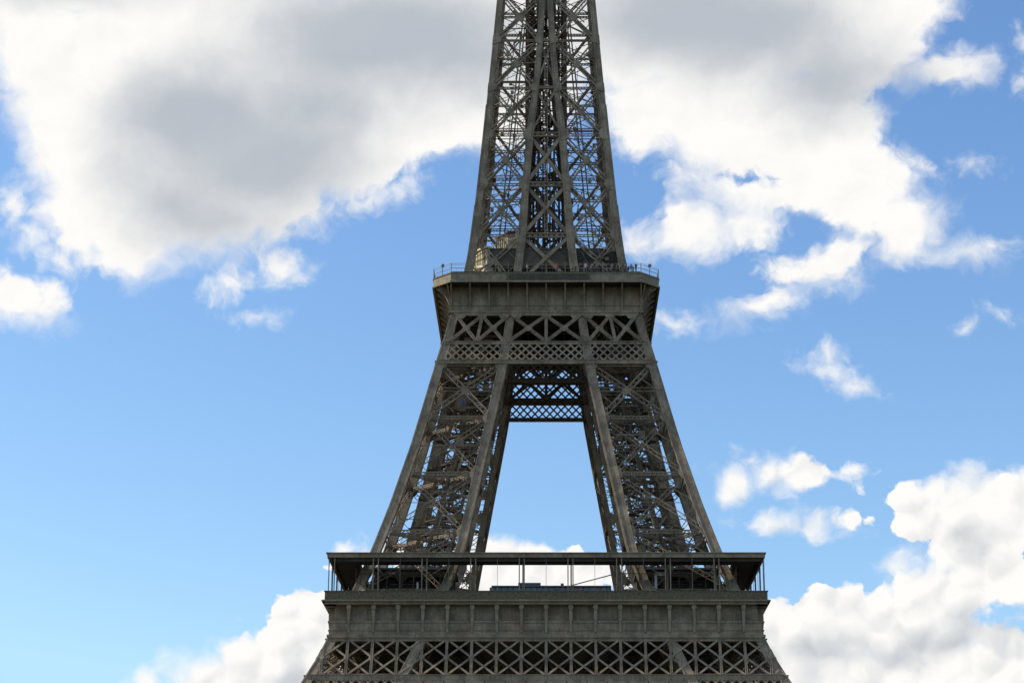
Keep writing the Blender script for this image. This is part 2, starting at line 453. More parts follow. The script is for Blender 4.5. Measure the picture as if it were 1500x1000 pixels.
def build_leg(sx, sy, label):
    # diaphragms and struts carry the leg part itself
    st = MB()
    levels = LOW + MID + UPP
    for z in levels:
        w = 1.0 if z < 100 else 0.75
        if z > 150:
            w = 0.6
        c = [legpt(sx, sy, a, b, z) for a, b in ((1, 1), (1, 0), (0, 0), (0, 1))]
        if z > 20:
            if z < 110:
                st.lat(c[0], c[2], w*0.8, (0, 0, 1), 0.3, 0.14)
                st.lat(c[1], c[3], w*0.8, (0, 0, 1), 0.3, 0.14)
            else:
                st.bar(c[0], c[2], 0.12, 0.12)
                st.bar(c[1], c[3], 0.12, 0.12)
        for i in range(4):
            a, b = c[i], c[(i+1) % 4]
            if (a-b).length < 1.5:
                continue
            nrm = (b-a).cross(Vector((0, 0, 1)))
            st.lat(a, b, w*(0.8 if z > 97 or z < 50 else 0.62), nrm, 0.5 if z < 110 else 0.0, 0.17 if z > 97 or z < 50 else 0.12, 0.09, cross=z < 50)
    leg = tp(st, 'leg', IRON, None, label)
    # four corner girders
    for ox in (1, 0):
        for oy in (1, 0):
            cg = MB()
            zz = -9.7
            prev = legpt(sx, sy, ox, oy, zz)
            while zz < 173.4:
                z2 = min(zz + 3.4, 173.5)
                cur = legpt(sx, sy, ox, oy, z2)
                w = 1.5 if zz < 100 else (1.35 if zz < 128 else (1.2 if zz < 150 else 1.0))
                if not ox and not (oy and sy < 0):
                    w *= 0.62
                d = (cur - prev).normalized() * 0.04
                for oyy in (-(w-.1)/2, (w-.1)/2):
                    o_ = Vector((0, oyy, 0))
                    cg.bar(prev - d + o_, cur + d + o_, w, .1, (1, 0, 0))
                for k2 in range(2):
                    pa, pb = prev.lerp(cur, k2/2), prev.lerp(cur, (k2+1)/2)
                    for oxx in (-(w-.14)/2, (w-.14)/2):
                        hh_ = (w-.2)/2*(1 if k2 else -1)
                        cg.bar(pa + Vector((oxx, hh_, 0)), pb + Vector((oxx, -hh_, 0)), 0.09, 0.2, (1, 0, 0))
                    cg.bar(pb + Vector((0, -(w-.2)/2, 0)), pb + Vector((0, (w-.2)/2, 0)), w*.8, .1, (1, 0, 0))
                # edge angles standing proud of the box on its outward faces
                e = w/2 - 0.08
                for ux in (-e, e):
                    off = Vector((ux, sy*(w/2+0.05)*(1 if oy else -1), 0))
                    cg.bar(prev + off, cur + off, 0.14, 0.12, (1, 0, 0))
                    off = Vector((sx*(w/2+0.05)*(1 if ox else -1), ux, 0))
                    cg.bar(prev + off, cur + off, 0.12, 0.14, (1, 0, 0))
                prev = cur; zz = z2
            # gussets
            for z in levels[1:]:
                if z > 165 or 50 < z < 52:
                    continue
                p = legpt(sx, sy, ox, oy, z); up = (legpt(sx, sy, ox, oy, z+1) - p).normalized()
                gw = 2.3 if z < 110 else (2.1 if z < 150 else 1.5)
                dx = -sx if ox else sx
                dy = -sy if oy else sy
                for (n_, du) in ((Vector((0, -dy, 0)), Vector((dx, 0, 0))), (Vector((-dx, 0, 0)), Vector((0, dy, 0)))):
                    cc = p + n_ * (w/2 + 0.13) + du * 0.25
                    hh = gw * 0.55
                    pts = [cc - du*0.6 - up*hh*1.2, cc + du*gw*0.35 - up*hh*0.75, cc + du*gw*0.5, cc + du*gw*0.35 + up*hh*0.75, cc - du*0.6 + up*hh*1.2]
                    cg.prism(pts, n_ * 0.05)
            tp(cg, 'corner_girder', IRON, leg)
    # faces: big crosses between the levels, with half-height ties
    faces = [((1, 1), (0, 1), Vector((0, sy, 0))), ((1, 0), (0, 0), Vector((0, -sy, 0))), ((1, 1), (1, 0), Vector((sx, 0, 0))), ((0, 1), (0, 0), Vector((-sx, 0, 0)))]
    for A, B, nrm in faces:
        for seg in (LOW, MID, UPP):
            fb_ = MB()
            for i in range(len(seg)-1):
                z0, z1 = seg[i], seg[i+1]
                a0, a1 = legpt(sx, sy, *A, z0), legpt(sx, sy, *A, z1)
                b0, b1 = legpt(sx, sy, *B, z0), legpt(sx, sy, *B, z1)
                w = 0.95 if z0 < 100 else (0.80 if z0 < 140 else 0.6)
                if seg is LOW and z0 > 35 and nrm.y != 0 and A[1] == 1:
                    continue
                up_ = z0 > 110
                if up_ and nrm.y != 0 and ((sy < 0 and A[1] == 0) or (sy > 0 and A[1] == 0)):
                    fb_.bar((a0+a1)/2, (b0+b1)/2, .15, .15)
                    fb_.bar(a0, a1, .1, .1)
                    continue
                if up_ and (sy > 0 or not (A[1] == 1 and nrm.y != 0)):
                    tk = 0.55 if nrm.y != 0 else 0.28
                    fb_.bar(a0, b1, tk, 0.12, nrm.cross(b1-a0))
                    fb_.bar(b0, a1, tk, 0.12, nrm.cross(a1-b0))
                    am, bm = (a0+a1)/2, (b0+b1)/2
                    m_ = (am+bm)/2
                    if nrm.y == 0:
                        fb_.bar(am, bm, .2, .2)
                    jt = random.uniform(.3, .7)
                    fb_.bar(a0.lerp(a1, jt), m_.lerp(b1, jt), .12, .1)
                    fb_.bar(b0.lerp(b1, 1-jt), m_.lerp(a0, jt), .12, .1)
                    continue
                if up_:
                    for (pA, pB) in ((a0, b1), (b0, a1)):
                        dd = (pB-pA).normalized(); uu = dd.cross(nrm)
                        for e2 in (-.3, .3):
                            fb_.bar(pA + uu*e2, pB + uu*e2, .26, .2, uu)
                        nn_ = 10
                        for q2 in range(nn_):
                            fb_.bar(pA.lerp(pB, q2/nn_) + uu*(.3 if q2 % 2 else -.3), pA.lerp(pB, (q2+1)/nn_) + uu*(-.3 if q2 % 2 else .3), .1, .06, uu)
                    am, bm = (a0+a1)/2, (b0+b1)/2; m_ = (am+bm)/2
                    fb_.box(m_.x-.6, m_.x+.6, m_.y-.15, m_.y+.15, m_.z-.6, m_.z+.6)
                    for g_, e_, f_ in ((am, a0, a1), (bm, b0, b1)):
                        fb_.bar(g_ + nrm*-.4, e_.lerp(m_, .5) + nrm*-.4, .12, .08)
                        fb_.bar(g_ + nrm*-.4, f_.lerp(m_, .55) + nrm*-.4, .12, .08)
                    continue
                if seg is MID and z0 < 86:
                    fb_.lat(a0, b1, .8, nrm, 0.0, 0.13, 0.08)
                    fb_.lat(b0, a1, .8, nrm, 0.0, 0.13, 0.08)
                    am, bm = (a0+a1)/2, (b0+b1)/2
                    fb_.bar(am, bm, 0.1, 0.1)
                    for p, q in ((am, (a0+b1)/2*0.5 + a0*0.5), (am, (b0+a1)/2*0.5 + a1*0.5), (bm, (b0+a1)/2*0.5 + b0*0.5), (bm, (a0+b1)/2*0.5 + b1*0.5)):
                        fb_.bar(p, q, 0.09, 0.07)
                    continue
                fb_.lat(a0, b1, w, nrm, 0.0 if up_ else 0.45, 0.24 if up_ else 0.19, 0.08 if up_ else 0.11, w*2.0 if up_ else None)
                fb_.lat(b0, a1, w, nrm, 0.0 if up_ else 0.40, 0.24 if up_ else 0.19, 0.08 if up_ else 0.11, w*2.0 if up_ else None)
                m_ = (a0+b1+b0+a1) / 4
                am, bm = (a0+a1)/2, (b0+b1)/2
                fb_.bar(am, bm, 0.14, 0.14)
                if up_:
                    q0, q1 = a0.lerp(b1, .5), b0.lerp(a1, .5)
                    for e_, f_, g_ in ((a0, a1, am), (b0, b1, bm)):
                        fb_.bar(g_, e_.lerp(m_, .5), 0.1, 0.08)
                        fb_.bar(g_, f_.lerp(m_, .5), 0.1, 0.08)
                    continue
                fb_.bar(am + nrm*0.3 + Vector((0, 0, 0.5)), bm + nrm*0.3 + Vector((0, 0, 0.5)), 0.1, 0.1)
                # secondary fans
                for p, q in ((am, (a0+b1)/2*0.5 + a0*0.5), (am, (b0+a1)/2*0.5 + a1*0.5), (bm, (b0+a1)/2*0.5 + b0*0.5), (bm, (a0+b1)/2*0.5 + b1*0.5)):
                    fb_.bar(p, q, 0.13, 0.1)
                fb_.box(m_.x-0.6, m_.x+0.6, m_.y-0.3, m_.y+0.3, m_.z-0.6, m_.z+0.6) if z0 > 50 else None
            tp(fb_, 'cross_bracing', IRON, leg)
    # inclined lift track and stairs inside the leg, up to the second platform
    if True:
        lt = MB()
        for off in (-1.6, 1.6):
            prev = None
            zz = 0
            while zz <= 113:
                c = (Wo(zz)+Wi(zz))/2
                p = Vector((sx*(c + off*0.7), sy*(c - off*0.7), zz))
                if prev:
                    lt.bar(prev, p, 0.45, 0.6)
                    q = Vector((sx*(c - off*0.7), sy*(c + off*0.7), zz))
                    if off > 0:
                        lt.bar(p, q, 0.2, 0.2)
                prev = p; zz += 2.6
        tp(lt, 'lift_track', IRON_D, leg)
        sc = MB()
        zz = 40; sgn = 1
        while zz < 112:
            z2 = zz + 2.7
            def q(t, zq, sd_=0.0):
                c0 = Wi(zq) + 1.2; c1 = Wo(zq) - 2.4
                return Vector((sx*(c0 + (c1-c0)*t), sy*(Wi(zq) + 2.2 + sd_), zq))
            a = q(0.15 if sgn > 0 else 0.85, zz); b = q(0.85 if sgn > 0 else 0.15, z2)
            for s_ in (-0.7, 0.7):
                sc.bar(a + Vector((0, s_, 0)), b + Vector((0, s_, 0)), 0.08, 0.34, (0, 1, 0))
                sc.bar(a + Vector((0, s_, 1.1)), b + Vector((0, s_, 1.1)), 0.07, 0.07, (0, 1, 0))
                for j in range(6):
                    t = j/5
                    c = a.lerp(b, t) + Vector((0, s_, 0))
                    sc.bar(c, c + Vector((0, 0, 1.1)), 0.05, 0.05)
            for j in range(12):
                c = a.lerp(b, (j+0.5)/12)
                sc.box(c.x-0.2, c.x+0.2, c.y-0.7, c.y+0.7, c.z-0.03, c.z+0.03)
            sc.box(b.x-0.9, b.x+0.9, b.y-0.9, b.y+0.9, b.z-0.06, b.z+0.02)
            sgn = -sgn; zz = z2
        tp(sc, 'staircase', IRON_D, leg)
    sb_ = MB()
    zz = 57.5
    while zz < 112:
        lo, hi = Wi(zz) + .8, Wi(zz) + .66*(Wo(zz)-Wi(zz))
        for q_ in range(4 if zz < 99 else 2):
            z_ = zz + random.uniform(0, 1)
            p = Vector((sx*random.uniform(lo, hi), sy*random.uniform(lo, hi), z_))
            r_ = random.random()
            if r_ < .4:
                e = p + Vector((random.uniform(-2.5, 2.5), random.uniform(-1, 1), random.uniform(1.5, 3.5)))
            elif r_ < .75:
                e = Vector((sx*random.uniform(lo, hi), p.y, z_ + random.uniform(-.2, .2)))
            else:
                lean = (Wo(zz+3)+Wi(zz+3)-Wo(zz)-Wi(zz))/2
                e = p + Vector((sx*lean, sy*lean, 3.0))
            t_ = random.choice((.1, .14, .2, .3))
            sb_.bar(p, e, t_, t_, (0, 1, 0))
            if r_ < .12:
                sb_.box(p.x-.6, p.x+.6, p.y-.5, p.y+.5, p.z, p.z+random.uniform(.5, 1.6))
        # a small landing with rails at each flight
        if int(zz*2) % 5 == 0:
            x0_, x1_ = sorted((sx*lo, sx*hi))
            for h_ in (0, .6, 1.1):
                sb_.bar((x0_, sy*hi, zz+h_), (x1_, sy*hi, zz+h_), .08, .08)
        zz += 1.0
    # thin stays and conduits up the shaft
    for i_ in range(len(UPP)-1):
        z0, z1 = UPP[i_], UPP[i_+1]
        for q_ in range(7):
            t0, t1 = random.random(), random.random()
            za_, zb_ = random.uniform(z0, z1), random.uniform(z0, z1)
            ya_ = random.choice((Wi(z0)+.3, Wo(z0)-1.3))
            xa_ = Wi(za_)+.3 + (Wo(za_)-Wi(za_)-1.2)*t0
            xb_ = Wi(zb_)+.3 + (Wo(zb_)-Wi(zb_)-1.2)*t1
            k_ = random.choice((.07, .1, .16))
            sb_.bar((sx*xa_, sy*ya_, za_), (sx*xb_, sy*ya_, zb_), k_, k_)
            if q_ < 3:
                cc_ = Vector((sx*xa_, sy*ya_, za_))
                sb_.box(cc_.x-.3, cc_.x+.3, cc_.y-.2, cc_.y+.2, cc_.z-.25, cc_.z+.35)
    sb_.bar((sx*(Wi(112)*.6+Wo(112)*.4), sy*(Wi(112)*.6+Wo(112)*.4), 112), (sx*(Wi(173)*.6+Wo(173)*.4), sy*(Wi(173)*.6+Wo(173)*.4), 173), .25, .25)
    for za_, zb_ in ((57, 70), (70, 84), (84, 98), (98, 112)):
        ca_, cb_ = (Wi(za_)*.6+Wo(za_)*.4), (Wi(zb_)*.6+Wo(zb_)*.4)
        sb_.bar((sx*ca_, sy*ca_, za_), (sx*cb_, sy*cb_, zb_), .35, .35)
    tp(sb_, 'secondary_bracing', IRON, leg)
    return leg


build_leg(-1, -1, 'front left leg, sunlit specks on its inner bracing')
build_leg(1, -1, 'front right leg')
build_leg(-1, 1, 'rear left leg')
build_leg(1, 1, 'rear right leg')

# the shaft above, where the legs have merged
sh_ = MB()
for i in range(len(TOP)):
    z0 = ([173.5]+TOP)[i]; z1 = TOP[i]
    a, b = Wo(z0), Wo(z1)
    for s_ in (-1, 1):
        sh_.bar((s_*(a-.4), -(a-.4), z0), (s_*(b-.4), -(b-.4), z1), 0.8, 0.8)
        sh_.lat((0, -a, z0), (s_*b, -b, z1), 0.5, (0, 1, 0), 0.3)
        sh_.lat((s_*a, -a, z0), (0, -b, z1), 0.5, (0, 1, 0), 0.3)
    sh_.bar((0, -a, z0), (0, -b, z1), 0.6, 0.5)
    sh_.lat((-b, -b, z1), (b, -b, z1), 0.5, (0, 1, 0), 0.3)
sh_.rot4()
sh_.box(-8, 8, -8, 8, 275, 276); sh_.box(-6, 6, -6, 6, 276, 281); sh_.box(-1.2, 1.2, -1.2, 1.2, 281, 300)
tp(sh_, 'upper_shaft', IRON)

# front bracing of the open middle bay between the legs, above the second platform
for k_ in range(4):
    mb_ = MB()
    for i in range(len(UPP)-1):
        z0, z1 = UPP[i], UPP[i+1]
        a, b = Wi(z0), Wi(z1)
        y0, y1 = -(Wo(z0)-.55), -(Wo(z1)-.55)
        w = 0.85 if z0 < 140 else 0.5
        if b < 1.2:
            continue
        mb_.bar((-a, y0, z0), (b, y1, z1), w*0.75, 0.3, (1, 0, 0))
        mb_.bar((a, y0+.31, z0), (-b, y1+.31, z1), w*0.75, 0.3, (1, 0, 0))
        mb_.lat((-b, y1, z1), (b, y1, z1), w, (0, 1, 0), 0.5, 0.17, cross=True)
        if z0 > 115:
            mb_.lat((0, y0, z0), (0, y1, z1), 0.6, (0, 1, 0), 0.0, 0.14, 0.1)
    tp(mb_.rot4((k_,)), 'middle_bracing', IRON)

# lift and stair core
cr = MB()
for sx in (-1, 1):
    for sy in (-1, 1):
        cr.bar((sx*3.55, sy*3.55, 114.2), (sx*3.55, sy*3.55, 276), 0.75, 0.75)
        cr.bar((sx*1.5, sy*3.4, 114.2), (sx*1.5, sy*3.4, 276), 0.34, 0.5)
        cr.bar((sx*2.4, sy*1.2, 114.2), (sx*2.4, sy*1.2, 276), 0.4, 0.4)
z = 117.0
while z < 176:
    for s_ in (-1, 1):
        cr.lat((-3.5, s_*3.5, z), (3.5, s_*3.5, z), 0.5, (0, 1, 0), 0.0, 0.13)
        cr.lat((s_*3.5, -3.5, z), (s_*3.5, 3.5, z), 0.5, (1, 0, 0), 0.0, 0.13)
        cr.bar((-3.5, s_*3.5, z), (-1.5, s_*3.4, z+5), 0.16, 0.16)
        cr.bar((3.5, s_*3.5, z), (1.5, s_*3.4, z+5), 0.16, 0.16)
        cr.bar((-3.5*s_, 3.5, z), (-3.5*s_, -3.5, z+5), 0.2, 0.2)
        cr.bar((-3.5*s_, -3.5, z), (-3.5*s_, 3.5, z+5), 0.2, 0.2)
    z += 5.05
for i in range(150):
    zz = random.uniform(115, 174)
    x = random.uniform(-3.5, 3.5); y = random.choice((-3.4, -2.2, 2.2, 3.4)) + random.uniform(-.2, .2)
    r_ = random.random()
    if r_ < .45:
        cr.bar((x, y, zz), (x, y, zz + random.uniform(3, 9)), random.uniform(.12, .4), .2)
    elif r_ < .8:
        x2 = random.choice((-3.5, 3.5))
        cr.bar((x, y, zz), (x2, y, zz + random.uniform(-3, 3)), .2, .15, (0, 0, 1))
    else:
        cr.box(x-.5, x+.5, y-.4, y+.4, zz, zz + random.uniform(.8, 2.2))
for x in (-2.9, -.6, .7, 3.0):
    for y in (-2.8, 2.9):
        cr.bar((x, y, 114.2), (x, y, 176), .26, .26)
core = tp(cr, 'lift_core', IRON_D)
cs = MB()
for cx_, cy_ in ((0.0, 2.2), (-2.6, -2.2)):
    z = 115.0; k_ = 0
    while z < 176:
        n8 = 10
        a = (k_ % n8) / n8 * 2*math.pi; b = ((k_+1) % n8) / n8 * 2*math.pi
        r = 1.15
        pa = Vector((cx_+r*math.cos(a), cy_+r*math.sin(a), z)); pb = Vector((cx_+r*math.cos(b), cy_+r*math.sin(b), z+.33))
        cs.bar(pa, pb, 0.3, 0.12, (0, 0, 1))
        cs.bar(pa + Vector((0, 0, 1.1)), pb + Vector((0, 0, 1.1)), 0.06, 0.06)
        cs.bar(Vector((cx_, cy_, z)), pa, 0.5, 0.05, (0, 1, 0))
        z += 0.33; k_ += 1
tp(cs, 'spiral_stair', IRON_D, core)


# --------------------------------------------------------------- second platform
def lattice_strip(mb_, xa0, xb0, z0, xa1, xb1, z1, f, pitch, w, out=0.0, rows=2):
    """diamond lattice between two levels of a face; ends clipped to slanting sides"""
    h = z1 - z0
    run = h
    lo = min(xa0, xa1) - run*2; n = int((max(xb0, xb1) - lo) / pitch) + 3
    def clip(x0, x1):
        ts = [0.0, 1.0]
        # left side x >= xa0+(xa1-xa0)t, right side x <= xb0+(xb1-xb0)t
        for (s0, s1, sg) in ((xa0, xa1, 1), (xb0, xb1, -1)):
            d0 = (x0 - s0)*sg; d1 = (x1 - s1)*sg
            if d0 < 0 and d1 < 0:
                return None
            if d0 < 0:
                ts[0] = max(ts[0], d0/(d0-d1))
            elif d1 < 0:
                ts[1] = min(ts[1], d0/(d0-d1))
        return ts if ts[1] - ts[0] > 0.03 else None
    mid = (xa0+xb0)/2
    k0 = math.floor((lo-mid)/pitch)
    for k_ in range(k0, k0+n+4):
        x = mid + k_*pitch
        for sg, dy in ((1, 0.0), (-1, 0.04)):
            x0 = x; x1 = x + sg*run
            ts = clip(x0, x1)
            if not ts:
                continue
            za, zb = z0+h*ts[0], z0+h*ts[1]
            p = Vector(front(x0+(x1-x0)*ts[0], za, f, out+dy)); q = Vector(front(x0+(x1-x0)*ts[1], zb, f, out+dy))
            mb_.bar(p, q, w, 0.1, (1, 0, 0))


def band2(f, half0, outer, k_):
    """one side's girder under the second platform: lattice strip below, big crosses above"""
    zA, zB, zC = 98.0, 102.0, 107.7
    m = MB()
    segs = [(-1, 'in', 'in')]
    hb = lambda z: (Wo(z)-0.5) if outer else Wi(z)
    for z, hgt in ((zA+0.3, 0.75), (zB, 0.55), (zC, 0.6)):
        m.bar(front(-hb(z), z, f), front(hb(z), z, f), hgt, 0.5, (0, 0, 1))
        m.bar(front(-hb(z), z+hgt*0.42, f, .28), front(hb(z), z+hgt*0.42, f, .28), 0.12, 0.3, (0, 0, 1))
    bays = [(lambda z: -Wi(z)+.35, lambda z: Wi(z)-.35)]
    if outer:
        bays += [(lambda z: -Wo(z)+1.1, lambda z: -Wi(z)-.35), (lambda z: Wi(z)+.35, lambda z: Wo(z)-1.1)]
    for L_, R_ in bays:
        z0, z1 = zA+.68, zB-.28
        lattice_strip(m, L_(z0), R_(z0), z0, L_(z1), R_(z1), z1, f, 1.42, 0.30, 0.05)
        # crosses
        z0, z1 = zB+.28, zC-.3
        m0, m1 = (L_(z0)+R_(z0))/2, (L_(z1)+R_(z1))/2
        m.bar(front(m0, z0, f), front(m1, z1, f), 0.55, 0.3, (1, 0, 0))
        for a0, b0, a1, b1 in ((L_(z0), m0, L_(z1), m1), (m0, R_(z0), m1, R_(z1))):
            m.bar(front(a0, z0, f, .1), front(b1, z1, f, .1), 0.62, 0.16, (1, 0, 0))
            m.bar(front(b0, z0, f, -.08), front(a1, z1, f, -.08), 0.62, 0.16, (1, 0, 0))
            for e in (-0.24, 0.24):
                m.bar(front(a0+e, z0, f, .22), front(b1+e, z1, f, .22), 0.1, 0.1, (1, 0, 0))
                m.bar(front(b0+e, z0, f, .24), front(a1+e, z1, f, .24), 0.1, 0.1, (1, 0, 0))
            c = front((a0+b0+a1+b1)/4, (z0+z1)/2, f, .2)
            m.prism([(c[0]-.75, c[1], c[2]), (c[0], c[1], c[2]-.6), (c[0]+.75, c[1], c[2]), (c[0], c[1], c[2]+.6)], (0, -0.09, 0))
        for xx in (L_(z1)+.8, m1, R_(z1)-.8):
            c = front(xx, z1-.1, f, .2)
            m.prism([(c[0]-1.1, c[1], c[2]+.3), (c[0]-.5, c[1], c[2]-.5), (c[0]+.5, c[1], c[2]-.5), (c[0]+1.1, c[1], c[2]+.3)], (0, -0.07, 0))
    return m.rot4((k_,))


def octo(r, c):
    return [(-c, -r), (c, -r), (r, -c), (r, c), (c, r), (-c, r), (-r, c), (-r, -c)]


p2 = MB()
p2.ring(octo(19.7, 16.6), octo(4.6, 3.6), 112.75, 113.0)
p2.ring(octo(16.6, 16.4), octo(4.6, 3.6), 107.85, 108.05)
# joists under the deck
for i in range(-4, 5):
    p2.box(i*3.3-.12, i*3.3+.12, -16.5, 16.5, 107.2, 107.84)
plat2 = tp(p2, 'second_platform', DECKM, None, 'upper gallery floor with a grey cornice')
for k_ in range(4):
    tp(band2(Wo, 0, True, k_), 'platform_girder', IRON, plat2)
for k_ in range(4):
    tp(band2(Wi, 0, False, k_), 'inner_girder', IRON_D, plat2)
fr = MB()
fr.box(-16.74, 16.74, -16.75, -16.55, 108.06, 112.74)
fr.box(-16.95, 16.95, -17.05, -16.75, 107.9, 108.35)
fr.box(-16.85, 16.85, -16.9, -16.75, 109.2, 109.3)
fr.rot4()
tp(fr, 'frieze', IRON, plat2)
# brackets under the overhang
for side in range(4):
    for i in range(-5, 6):
        b_ = MB()
        x = i*3.33
        pts = []
        for j in range(9):
            t = j/8
            pts.append((x-.13, -17.06 - 2.35*t**2.4, 108.4 + 4.0*t))
        pts += [(x-.13, -19.45, 112.74), (x-.13, -16.76, 112.74), (x-.13, -16.76, 108.4)]
        b_.prism(pts, (.26, 0, 0))
        b_.rot4((side,))
        tp(b_, 'bracket', IRON, plat2)
for cxs in (-1, 1):
    for cys in (-1, 1):
        for t in (0.25, 0.75):
            b_ = MB()
            o1 = Vector((cxs*(16.6+3.1*t), cys*(19.7-3.1*t), 112.7)); i1 = Vector((cxs*16.7, cys*16.7, 112.7)); i0 = Vector((cxs*16.7, cys*16.7, 108.6))
            d = (o1-i1).normalized().cross(Vector((0, 0, 1)))*0.1
            mm = i0.lerp(o1, 0.5) + (i1-o1)*0.12
            b_.prism([i1-d, o1-d, mm-d, i0-d], d*2)
            tp(b_, 'bracket', IRON, plat2)
fa = MB()
fa.ring(octo(19.85, 16.66), octo(19.71, 16.6), 112.62, 114.2)
fa.ring(octo(20.05, 16.75), octo(19.86, 16.67), 112.55, 112.85)
fa.ring(octo(19.98, 16.72), octo(19.6, 16.55), 114.2, 114.32)
tp(fa, 'cornice', IRON_L, plat2)
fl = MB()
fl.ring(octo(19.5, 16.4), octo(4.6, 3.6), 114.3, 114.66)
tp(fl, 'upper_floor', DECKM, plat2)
gr = MB()
for i in range(40):
    x = -7 + i*0.36
    gr.bar((x, -19.9, 112.95), (x+.9, -19.9, 114.15), 0.07, 0.05)
    gr.bar((x+.9, -19.93, 112.95), (x, -19.93, 114.15), 0.07, 0.05)
tp(gr, 'grille', MESHW, plat2)
# railing: a row of posts with rails all round the octagon
rl = MB()
oc = octo(19.8, 16.6)
posts = []
for i in range(8):
    a = Vector((*oc[i], 0)); b = Vector((*oc[(i+1) % 8], 0)); L_ = (b-a).length
    n = 10 if L_ > 10 else 2
    for zz, t in ((115.2, .07), (115.75, .04), (116.05, .05)):
        rl.bar((a.x, a.y, zz), (b.x, b.y, zz), t, t, (0, 0, 1))
    nn = int(L_/0.45)
    for j in range(nn):
        p = a.lerp(b, j/nn)
        rl.bar((p.x, p.y, 114.3), (p.x, p.y, 115.2), 0.03, 0.03)
    for j in range(n):
        p = a.lerp(b, j/n)
        posts.append(p)
rail = tp(rl, 'railing', IRON_L, plat2)
for p in posts:
    m_ = MB()
    m_.bar((p.x, p.y, 114.3), (p.x, p.y, 116.1), 0.12, 0.12)
    m_.bar((p.x, p.y, 116.1), (p.x, p.y, 116.35 if p.y < -15 and abs(p.x) < 15 else 116.15), 0.07, 0.07)
    tp(m_, 'post', IRON_L, rail)

# upper gallery and kiosks on the second platform
ug = MB()
ug.ring(octo(12.6, 10.0), octo(4.4, 3.6), 118.0, 118.4)
ug.ring(octo(12.75, 10.05), octo(12.6, 9.98), 117.9, 121.2)
ug.ring(octo(12.9, 10.15), octo(12.55, 9.9), 121.2, 121.4)
for x in (-9.5, -4.6, 0, 4.6, 9.5):
    for y in (-11.8, 11.8):
        ug.box(x-.2, x+.2, y-.2, y+.2, 113.9, 118.0)
up_g = tp(ug, 'raised_gallery', mat('gallery_wall', (0.115, 0.10, 0.078), 0.95, 0.2, 1.0), None, 'dark grey walled gallery above the second platform')
kk = MB()
kk.ring(octo(9.4, 7.4), octo(4.4, 3.6), 118.4, 121.9)
tp(kk, 'kiosk', mat('kiosk_dark', (0.08, 0.07, 0.055), 0.5, 0.3, 1.0), up_g)
# cream-walled shelter at the left corner
ks = MB()
ks.prism([(-12.9, -10.6, 113.9), (-10.6, -13.2, 113.9), (-9.0, -11.6, 113.9), (-11.3, -9.0, 113.9)], (0, 0, 4.0))
ks.prism([(-13.3, -10.6, 117.9), (-10.6, -13.6, 117.9), (-9.0, -11.6, 117.9), (-11.3, -9.0, 117.9)], (0, 0, .5))
ks.prism([(-13.0, -10.6, 118.4), (-10.6, -13.3, 118.4), (-9.0, -11.6, 118.4), (-11.3, -9.0, 118.4)], (0, 0, 2.9))
sh1 = tp(ks, 'shelter', CREAM, plat2, 'cream shelter painted sunlit-bright at the left corner')
ks = MB()
ks.prism([(-13.4, -10.6, 0), (-10.5, -13.7, 0), (-8.7, -11.8, 0), (-11.4, -8.7, 0)], (0, 0, 0.3))
ks.v = [(x, y, z+121.3) for x, y, z in ks.v]
tp(ks, 'roof', CREAM, sh1)
ks = MB()
for i in range(5):
    a = Vector((-12.92, -10.62, 0)).lerp(Vector((-10.62, -13.22, 0)), (i+.5)/5)
    ks.bar((a.x-.12, a.y-.12, 118.4), (a.x-.12, a.y-.12, 121.2), 0.12, 0.12)
ks.bar((-13.05, -10.75, 119.5), (-10.75, -13.35, 119.5), 0.09, 0.09)
tp(ks, 'mullion', IRON_D, sh1)
# upper shelter with red roof edge
ks = MB()
ks.prism([(-9.0, -8.9, 121.9), (-7.0, -10.4, 121.9), (-4.6, -9.6, 121.9), (-6.4, -6.4, 121.9)], (0, 0, 3.0))
sh2 = tp(ks, 'shelter', CREAM, up_g, 'sunlit cream kiosk with a red roof edge')
ks = MB()
ks.prism([(-9.5, -9.0, 124.4), (-6.9, -10.9, 125.0), (-4.3, -9.9, 125.6), (-6.3, -6.1, 125.6)], (0, 0, 0.3))
tp(ks, 'roof', REDM, sh2)
ks = MB()
for i in range(6):
    a = Vector((-9.02, -8.92, 0)).lerp(Vector((-7.02, -10.42, 0)), (i+.3)/6)
    ks.bar((a.x-.03, a.y-.03, 122.0), (a.x-.03, a.y-.03, 124.3), 0.1, 0.1)
tp(ks, 'mullion', IRON_D, sh2)
# netting panel on the right
nt = MB()
nt.box(5.4, 13.4, -13.3, -13.2, 115.2, 120.6)
for i in range(30):
    nt.bar((5.4+i*.27, -13.34, 115.2), (5.4+i*.27, -13.34, 120.6), 0.035, 0.035)
for i in range(20):
    nt.bar((5.4, -13.34, 115.3+i*.27), (13.4, -13.34, 115.3+i*.27), 0.035, 0.03, (0, 0, 1))
tp(nt, 'netting_panel', MESHW, plat2)

# --------------------------------------------------------------- first platform
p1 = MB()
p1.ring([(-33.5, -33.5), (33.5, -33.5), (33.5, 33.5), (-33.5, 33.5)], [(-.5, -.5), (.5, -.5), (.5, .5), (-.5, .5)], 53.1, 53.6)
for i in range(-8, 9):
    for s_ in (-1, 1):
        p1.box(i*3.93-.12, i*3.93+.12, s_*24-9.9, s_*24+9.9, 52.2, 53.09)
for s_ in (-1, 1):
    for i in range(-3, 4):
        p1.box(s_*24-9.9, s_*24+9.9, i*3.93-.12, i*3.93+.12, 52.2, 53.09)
plat1 = tp(p1, 'first_platform', DECKM, None, 'lower gallery floor with a bracketed frieze')
